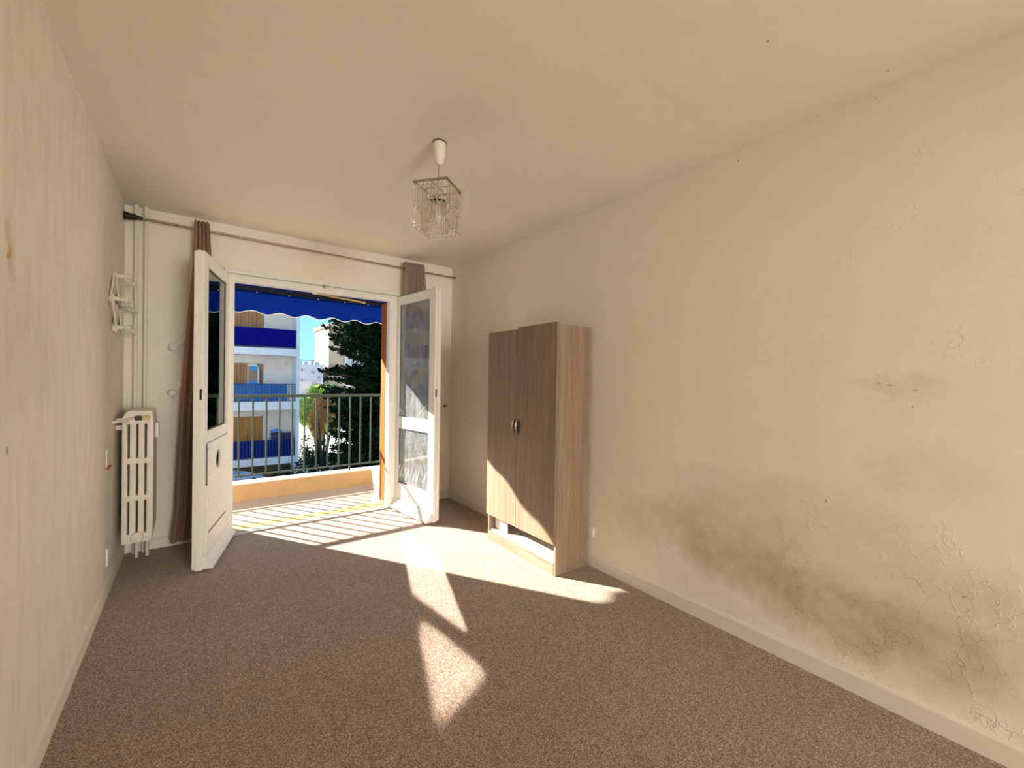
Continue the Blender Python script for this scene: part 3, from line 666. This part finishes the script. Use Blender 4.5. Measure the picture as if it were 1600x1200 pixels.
bush('sparse_shrub', 'sparse dark shrub dappled with sun against the bright paving', 'shrub', 6.1, 23.5, -4.6, 1.1, 1.0, 2.6, 2600, .07, M_shrub, seed=8)
def hedge(name, label, a, b, w_, h, mat, n):
    t = thing(name, label, 'hedge', ((a[0]+b[0])/2, (a[1]+b[1])/2, -4.6)); bl = []
    L = (Vector(b)-Vector(a)).length; k = int(L/.5)+1
    for i in range(k):
        q = i/(k-1); x = a[0]+(b[0]-a[0])*q; y = a[1]+(b[1]-a[1])*q; hh = h[0]+(h[1]-h[0])*q
        bl.append((x, y, -4.6+hh*.72, .45, w_, hh*.28)); bl.append((x, y, -4.6+hh*.35, .45, w_, hh*.32))
    cloud(bl, n, .07, 'foliage', mat, t, shell=.6)
    part(MB().box((min(a[0], b[0]), min(a[1], b[1])-.15, -4.6), (max(a[0], b[0]), max(a[1], b[1])+.15, -4.6+min(h)*.7)), 'twigs', M_trunk, t)
hedge('clipped_hedge', 'low dark green hedge in front of the pale car', (-3.0, 13.6), (3.6, 14.2), .45, (2.02, 2.12), M_hedge, 9000)
hedge('tall_hedge', 'dark green hedge rising to the right of the pale car', (3.3, 15.6), (8.5, 16.0), .5, (2.2, 3.0), M_hedge, 10000)
# pale car
car = thing('parked_car', 'pale blue-white car parked below, roof seen over the hedge', 'car', (1.2, 17.6, -4.6))
m = MB(); side = [(-.9, -4.25), (-.9, -3.75), (-.6, -3.55), (-.1, -3.02), (.5, -2.90), (1.7, -2.90), (2.35, -3.03), (3.05, -3.38), (3.6, -3.60), (3.75, -3.85), (3.75, -4.25)]
m.prism([(x, 16.8, z) for x, z in side], (0, 1.65, 0)); bmesh.ops.bevel(m.bm, geom=[e_ for e_ in m.bm.edges], offset=.07, segments=3, affect='EDGES'); part(m, 'body', M_car, car, True)
part(MB().prism([(2.42, 16.95, -3.055), (2.42, 18.3, -3.055), (3.0, 18.3, -3.345), (3.0, 16.95, -3.345)], (.01, 0, .012)), 'windscreen', M_far, car)
part(MB().prism([(.0, 16.795, -3.08), (2.2, 16.795, -3.08), (2.8, 16.795, -3.42), (-.4, 16.795, -3.42)], (0, .01, 0)), 'side_window', M_glass_far, car)
for x in (-.1, 2.95):
    for y in (16.8, 18.3): part(MB().lathe([(.31, 0), (.31, .18)], (x, y-.02, -4.29), (0, 1, 0), 20), 'wheel', M_tyre, car)

# ================================================================== THINGS IN THE ROOM
# --- wardrobe
wd = thing('wardrobe', 'grey-brown oak two-door wardrobe missing its bottom drawer, against the right wall', 'wardrobe', (2.45, -1.65, 0))
WX0, WX1, WY0, WY1, WZ = 2.318, 2.618, -2.055, -1.255, 1.667
part(MB().box((WX0, WY0, 0), (WX1, WY0+.016, WZ), .001), 'side_panel', M_oak, wd); part(MB().box((WX0, WY1-.016, 0), (WX1, WY1, WZ), .001), 'side_panel', M_oak, wd)
part(MB().box((WX0, WY0+.016, WZ-.016), (WX1, WY1-.016, WZ), .001), 'top_panel', M_oak_h, wd)
part(MB().box((WX1-.006, WY0+.016, .085), (WX1-.002, WY1-.016, WZ-.016)), 'back_panel', M_inner, wd)
part(MB().box((WX0+.012, WY0+.017, .074), (WX1-.008, WY1-.017, .090), .001), 'bottom_shelf', M_inner, wd, label='white bottom shelf lit by the sun')
part(MB().box((WX0+.02, WY0+.017, .222), (WX1-.008, WY1-.017, .238), .001), 'lower_shelf', M_oak_h, wd)
m = MB().box((WX0-.002, WY0+.017, 0), (WX0+.012, WY1-.017, .078), .001); part(m, 'plinth', M_oak_h, wd)
part(MB().box((WX0+.03, WY1-.022, .125), (WX1-.03, WY1-.016, .14)), 'drawer_runner', M_chrome, wd)
part(MB().box((WX0+.05, WY1-.19, .091), (WX0+.06, WY1-.03, .20)), 'loose_board', M_inner, wd)
ysp = -1.640
for nm, y0, y1, z0, z1, hy in (('door', ysp+.0015, WY1+.001, .212, 1.666, ysp+.022), ('door', WY0-.001, ysp-.0015, .209, 1.678, ysp-.022)):
    dr = part(MB().box((2.300, y0, z0), (WX0-.002, y1, z1), .0015), nm, M_oak, wd)
    # oval bow handle: arched strap between two feet
    m = MB(); pts = []
    for k in range(13):
        a = math.pi*k/12; pts.append((2.300-.030*math.sin(a), hy, .9525+.052*math.cos(a)*-1))
    m.tube(pts, [.0035+.0025*math.sin(math.pi*k/12) for k in range(13)], 10)
    part(m, 'handle', M_chrome, dr, True)
    m = MB(); bm = m.bm; c = [bm.verts.new((2.2995, hy+.016*math.cos(2*math.pi*k/24), .9525+.05*math.sin(2*math.pi*k/24))) for k in range(24)]; f = bm.faces.new(c)
    r_ = bmesh.ops.extrude_face_region(bm, geom=[f]); bmesh.ops.translate(bm, verts=[v for v in r_['geom'] if isinstance(v, bmesh.types.BMVert)], vec=(-.0025, 0, 0))
    part(m, 'handle_plate', M_dark, dr)

# --- radiator against the left wall: identical cast sections in a row
ra = thing('cast_iron_radiator', 'white painted cast-iron column radiator in the left corner', 'radiator', (.118, -.27, .0))
xs_ = [.036, .062, .074, .104, .116, .146, .158, .192]; zs_ = [.185, .245, .463, .497, .705, .74, .965, 1.052]
def section():
    bm = bmesh.new(); V = {}
    def v(i, k):
        if (i, k) not in V:
            x, z = xs_[i], zs_[k]
            if (i, k) == (0, 7): x, z = x+.022, z-.004
            if (i, k) == (0, 6): z = z+.045
            if (i, k) == (7, 7): x = x-.006
            if (i, k) == (7, 0): x -= .008; z += .004
            V[(i, k)] = bm.verts.new((x, 0, z))
        return V[(i, k)]
    for i in range(7):
        for k in range(7):
            if i in (1, 3, 5) and k in (1, 3, 5):
                # rounded slot ends come from the bevel below
                continue
            bm.faces.new([v(i, k), v(i+1, k), v(i+1, k+1), v(i, k+1)])
    r_ = bmesh.ops.extrude_face_region(bm, geom=bm.faces[:]); bmesh.ops.translate(bm, verts=[q for q in r_['geom'] if isinstance(q, bmesh.types.BMVert)], vec=(0, .046, 0))
    bmesh.ops.recalc_face_normals(bm, faces=bm.faces)
    ed = [e_ for e_ in bm.edges if len(e_.link_faces) == 2 and e_.calc_face_angle() > .6]
    bmesh.ops.bevel(bm, geom=ed, offset=.0045, segments=2, affect='EDGES', profile=.5)
    m = MB(); m.bm.free(); m.bm = bm; return m
s0 = part(section(), 'section', M_radiator, ra, True); s0.location = (0, -.42, 0)
for k in range(1, 6):
    c = inst(s0, ra, (0, -.42+.054*k, 0))
part(MB().tube([(.114, -.37, .225), (.114, -.12, .225)], .020, 14), 'hub_tube', M_radiator, ra, True)
part(MB().tube([(.114, -.37, 1.0), (.114, -.12, 1.0)], .022, 14), 'hub_tube', M_radiator, ra, True)
part(MB().lathe([(.034, 0), (.034, .008), (.030, .014), (.021, .015), (.020, .022), (.012, .024)], (.114, -.42, .224), (0, -1, 0), 24), 'end_plug', M_radiator, ra, True)
part(MB().box((.192, -.33, .86), (.214, -.24, .965), .008), 'heat_meter', M_plastic, ra, label='small white plastic meter clipped to the side')
for x in (.088, .145): part(MB().tube([(x, -.14, 0), (x, -.14, .19)], .010, 10), 'foot_pipe', M_pipe, ra, True)
part(MB().box((.0, -.36, .925), (.04, -.335, .955), .002), 'wall_bracket', M_pipe, ra); part(MB().tube([(.0, -.50, .988), (.015, -.50, .988), (.03, -.455, .988), (.05, -.43, .988), (.07, -.41, .988)], .0085, 10), 'bleed_pipe', M_pipe, ra, True)
# paintbrush lying across the bleed pipe in front of the top
pbh = thing('paintbrush', 'small flat paintbrush with black ferrule lying across the front of the radiator top', 'paintbrush', (.10, -.437, .998))
part(MB().tube([(.010, -.440, 1.000), (.045, -.437, 1.003), (.075, -.434, 1.003), (.100, -.432, 1.003)], [.009, .006, .006, .008], 10), 'handle', M_pinkwood, pbh, True)
part(MB().box((.099, -.4425, .990), (.134, -.4235, 1.020), .003), 'ferrule', M_black, pbh); part(MB().box((.134, -.4415, .992), (.174, -.4235, 1.020), .003), 'bristles', M_bristle, pbh)
# --- heating pipes
for i, (x, lab) in enumerate(((.065, 'cream painted heating pipe nearest the left wall, floor to ceiling'), (.119, 'cream painted heating pipe right of its twin, floor to ceiling'))):
    t = thing('heating_pipe', lab, 'pipe', (x, -.06, 0), 'heating pipes in the left corner')
    part(MB().tube([(x, -.045, 0), (x, -.045, H)], .0115, 16), 'pipe', M_pipe, t, True)
    m = MB().lathe([(.0165, 0), (.0165, .014)], (x, -.045, 1.625), (0, 0, 1), 16); m.box((x-.004, -.035, 1.628), (x+.004, 0, 1.636)); part(m, 'clip', M_pipe, t)
    part(MB().lathe([(.0145, 0), (.0145, .05)], (x, -.045, 2.445), (0, 0, 1), 16), 'ceiling_sleeve', M_pipe, t)

# --- curtain rod
rod = thing('curtain_rod', 'thin bronze tension curtain rod spanning the wall above the french door', 'curtain rod', (1.3, -.065, 2.39))
pL, pR = Vector((.002, -.083, 2.402)), Vector((W-.002, -.075, 2.381)); dd = (pR-pL).normalized()
part(MB().tube([pL+dd*.08, pL+dd*1.3], .0085, 12), 'outer_tube', M_rod, rod, True); part(MB().tube([pL+dd*1.3, pR], .0065, 12), 'inner_tube', M_rod, rod, True)
prof = [(.030, 0)]; hh = 0
for k in range(6):
    r_ = .030-.0018*k; prof += [(r_, .002+k*.011), (r_, .007+k*.011), (r_-.006, .008+k*.011), (r_-.006, .012+k*.011)]
prof += [(.016, .07), (.011, .098), (.0088, .10)]
part(MB().lathe(prof, pL, dd, 20), 'ribbed_end_cap', M_dark, rod, True, label='dark ribbed tapering end cap')
part(MB().lathe([(.010, 0), (.010, .02)], pR-dd*.02, dd, 14), 'end_stop', M_rod, rod)

def curtain(name, label, xl, xr, z0, z1, folds, mat, amp, y0=-.105, hx=0, seed=0):
    y0 -= .015
    """xl, xr: functions of z"""
    rr = random.Random(seed); ph = [rr.uniform(0, 6.28) for _ in range(6)]
    bm = bmesh.new(); NX, NZ = folds*10, 46; g = []
    for j in range(NZ+1):
        z = z0+(z1-z0)*j/NZ; row = []; tt = (z1-z)/(z1-z0)
        for i in range(NX+1):
            s_ = i/NX; a = 2*math.pi*folds*s_ + .35*math.sin(3*tt+ph[0])*tt + .5*math.sin(7*tt*s_+ph[1])*tt
            x = xl(z)+(xr(z)-xl(z))*s_ + .006*math.sin(a*2+ph[2]); y = y0 - amp*(.5+.5*math.sin(a))*(1+.35*math.sin(5*s_+ph[3])*tt) + .010*math.sin(9*tt+4*s_+ph[4])*tt
            row.append(bm.verts.new((x, min(y, -.097), z)))
        g.append(row)
    for a, b in zip(g, g[1:]):
        for i in range(NX): bm.faces.new([a[i], a[i+1], b[i+1], b[i]])
    bmesh.ops.solidify(bm, geom=bm.faces[:], thickness=.0015)
    t = thing(name, label, 'curtain', ((xl(z0)+xr(z0))/2, y0, z0))
    mb = MB(); mb.bm.free(); mb.bm = bm; part(mb, 'drape', mat, t, True)
    # rod pocket behind
    m = MB()
    for k in range(folds):
        x = xl(z1)+(xr(z1)-xl(z1))*(k+.5)/folds; w_ = (xr(z1)-xl(z1))/folds*.42
        m.box((x-w_, y0+.052, z1-.075), (x+w_, y0+.056, z1)); m.box((x-w_, y0-.004, z1-.002), (x+w_, y0+.056, z1))
    part(m, 'heading_tape', mat, t)
def lerp(z, tab):
    for (za, va), (zb, vb) in zip(tab, tab[1:]):
        if za <= z <= zb: return va+(vb-va)*(z-za)/(zb-za)
    return tab[0][1] if z < tab[0][0] else tab[-1][1]
curtain('left_curtain', 'brown taupe curtain hanging behind the left door leaf', lambda z: lerp(z, [(0.07, .275), (.25, .30), (1.0, .325), (1.7, .365), (2.1, .395), (2.44, .402)]), lambda z: lerp(z, [(0.07, .50), (1.0, .50), (2.1, .508), (2.44, .49)]), .06, 2.445, 4, M_curtain, .045, seed=1)
curtain('right_curtain', 'pinkish taupe curtain bunched behind the right door leaf', lambda z: lerp(z, [(0.06, 2.10), (1.0, 2.11), (2.0, 2.04), (2.43, 2.045)]), lambda z: lerp(z, [(0.06, 2.36), (1.0, 2.34), (2.0, 2.29), (2.43, 2.245)]), .05, 2.435, 6, M_curtain2, .05, seed=2)
bpy.data.objects['left_curtain'].name = 'curtain'; bpy.data.objects['right_curtain'].name = 'curtain.001'

# --- accordion peg rack
def peg_rack(label, O, ax, nv, d, dz, cols, peg_len=.060, angle=0):
    """O = centre of left-most middle pivot, ax = direction along the wall, nv = out of the wall"""
    O = Vector(O); ax = Vector(ax); nv = Vector(nv); Z = Vector((0, 0, 1))
    if angle: q = Matrix.Rotation(angle, 3, nv); ax = q @ ax; Z = q @ Z
    t = thing('accordion_peg_rack', label, 'coat rack', O)
    P = lambda a, b: O + ax*(a*d) + Z*(b*dz)
    def slat(p, q, off, ext=.022):
        dr = (q-p).normalized(); p = p-dr*ext; q = q+dr*ext; s_ = dr.cross(nv).normalized()*.0195; m = MB()
        pts = [p-s_, q-s_, q+dr*.008, q+s_, p+s_, p-dr*.008]
        m.prism([x+nv*off for x in pts], nv*.009); part(m, 'slat', M_rackwood, t)
    for k in range(cols+1):
        a = 2*k   # middle pivots at 0,2,4 ; top/bottom pivots at 1,3
        if k < cols: slat(P(a, 0), P(a+1, 1), .006); slat(P(a, 0), P(a+1, -1), .016)
        if k > 0: slat(P(a-1, 1), P(a, 0), .016); slat(P(a-1, -1), P(a, 0), .006)
    piv = [P(2*k, 0) for k in range(cols+1)] + [P(2*k+1, s_) for k in range(cols) for s_ in (1, -1)]
    for p in piv:
        L = peg_len
        part(MB().lathe([(.014, 0), (.014, .026), (.0135, .030), (.012, .028+L*.40), (.014, .028+L*.60), (.023, .028+L*.80), (.0255, .028+L*.90), (.021, .028+L*.98), (.010, .028+L)], p+nv*.001, nv, 14), 'peg', M_rackwood, t, True)
peg_rack('white accordion peg rack with seven pegs hung on the left wall', (0, -.675, 1.735), (0, 1, 0), (1, 0, 0), .128, .158, 2)
peg_rack('white accordion peg rack on the back wall, half hidden by the left curtain', (.390, 0, .986), (1, 0, 0), (0, -1, 0), .170, .112, 2, peg_len=.045, angle=math.pi/2)
# --- small wall fittings
t = thing('wall_socket', 'white square socket low on the left wall near the radiator', 'socket', (0, -.68, .22)); part(MB().box((0, -.715, .165), (.010, -.64, .268), .003), 'face_plate', M_plastic, t)
part(MB().lathe([(.019, 0), (.019, .0012)], (.010, -.678, .217), (1, 0, 0), 20), 'insert', M_plastic, t)
t = thing('wall_socket', 'white socket at the foot of the right wall behind the wardrobe edge', 'socket', (W, -2.07, .235)); part(MB().box((W-.010, -2.10, .205), (W, -2.025, .275), .003), 'face_plate', M_plastic, t)
part(MB().lathe([(.019, 0), (.019, .0012)], (W-.010, -2.063, .24), (-1, 0, 0), 20), 'insert', M_plastic, t)
t = thing('cable_trunking', 'short cream trunking stub with a red wire end on the left wall', 'trunking', (0, -.70, .74)); part(MB().box((0, -.735, .742), (.006, -.715, .85), .002), 'cover', M_skirt, t)
part(MB().tube([(.006, -.74, .740), (.008, -.69, .738), (.008, -.63, .740)], .006, 8), 'wire', M_red, t)
t = thing('door_holdback', 'small black metal holdback on the back wall beside the right door leaf', 'hook', (2.567, 0, 1.0))
part(MB().lathe([(.006, 0), (.006, .012), (.011, .014), (.011, .02)], (2.56, 0, 1.003), (0, -1, 0), 12), 'stud', M_black, t); part(MB().box((2.553, -.02, .996), (2.592, -.012, 1.01), .002), 'catch', M_black, t)

# --- crystal pendant lamp
LC = Vector((1.401, -2.118, 0)); SQ = Vector((1.404, -2.105, 2.277))
pl = thing('pendant_lamp', 'small square crystal pendant lamp with a white ceiling cup', 'lamp', (1.401, -2.118, 2.5))
part(MB().lathe([(.032, 0), (.0325, -.010), (.031, -.06), (.028, -.085), (.020, -.104), (.010, -.112), (.006, -.112)], (LC.x, LC.y, 2.497), (0, 0, 1), 28), 'ceiling_cup', M_pipe, pl, True)
part(MB().lathe([(.0345, 0), (.0345, .005)], (LC.x, LC.y, 2.495), (0, 0, 1), 28), 'cup_rim', M_dark, pl)
part(MB().tube([(LC.x, LC.y, 2.39), (SQ.x, SQ.y, 2.277)], .0025, 8), 'stem', M_chrome, pl)
u = Vector((.61, -.79, 0)).normalized(); v = Vector((.79, .61, 0)).normalized(); h = .088
fr_m = MB()
for a, b, ext in ((u, v, 1), (v, u, 1)):
    for s_ in (-1, 1): fr_m.obox(SQ + b*(s_*h), a, b, h+.004, .004, 2.272, 2.281)
part(fr_m, 'square_frame', M_chrome, pl)
cr = MB(); 
for a in (u, v): cr.obox(SQ, a, Vector((-a.y, a.x, 0)), h, .002, 2.273, 2.278)
cr.tube([SQ, SQ-Vector((0, 0, .075))], .004, 8); part(cr, 'cross_bars', M_chrome, pl)
part(MB().lathe([(.014, 0), (.014, .05), (.010, .055)], (SQ.x, SQ.y, 2.16), (0, 0, 1), 18), 'bulb_holder', M_pipe, pl)
part(MB().lathe([(.004, 0), (.017, .012), (.020, .03), (.013, .055), (.012, .06)], (SQ.x, SQ.y, 2.10), (0, 0, 1), 18), 'bulb', M_plastic, pl, True)
# one crystal strand: three faceted prisms with wire links
def strand(L=.235, n=2, R=1.0):
    m = MB(); z = -.008; seg_ = (L-.03)/n
    for k in range(n):
        m.lathe([(.001, 0), (.007, -.004), (.0095, -.012), (.0095, -seg_+.026), (.007, -seg_+.016), (.001, -seg_+.012)], (0, 0, z), (0, 0, 1), 4)
        z -= seg_-.006
        m.lathe([(.001, .004), (.0085, -.004), (.001, -.012)], (0, 0, z), (0, 0, 1), 6); z -= .012
    return m
st_me = strand().mesh('crystal_strand', M_crystal)
st_in = strand(.10, 1).mesh('inner_crystal', M_crystal)
N = 7
for a, b in ((u, v), (u, -v), (v, u), (v, -u)):
    for k in range(N):
        p = SQ + b*h + a*(h*(-1+2*(k+.0)/N)) if (a is u) else SQ + b*h + a*(h*(-1+2*(k+1.)/N))
        o = bpy.data.objects.new('crystal_strand', st_me); COL.objects.link(o); o.parent = pl; o.location = (p.x-1.401, p.y+2.118, 2.270-2.5); o.rotation_euler = (0, 0, .6+.7*((k*37) % 5))
for k in range(12):
    a = 2*math.pi*k/12; o = bpy.data.objects.new('inner_crystal', st_in); COL.objects.link(o); o.parent = pl; o.location = (SQ.x+.042*math.cos(a)-1.401, SQ.y+.042*math.sin(a)+2.118, 2.205-2.5)
part(MB().lathe([(.043, 0), (.043, .004), (.040, .004), (.040, 0)], (SQ.x, SQ.y, 2.203), (0, 0, 1), 28), 'inner_ring', M_chrome, pl)
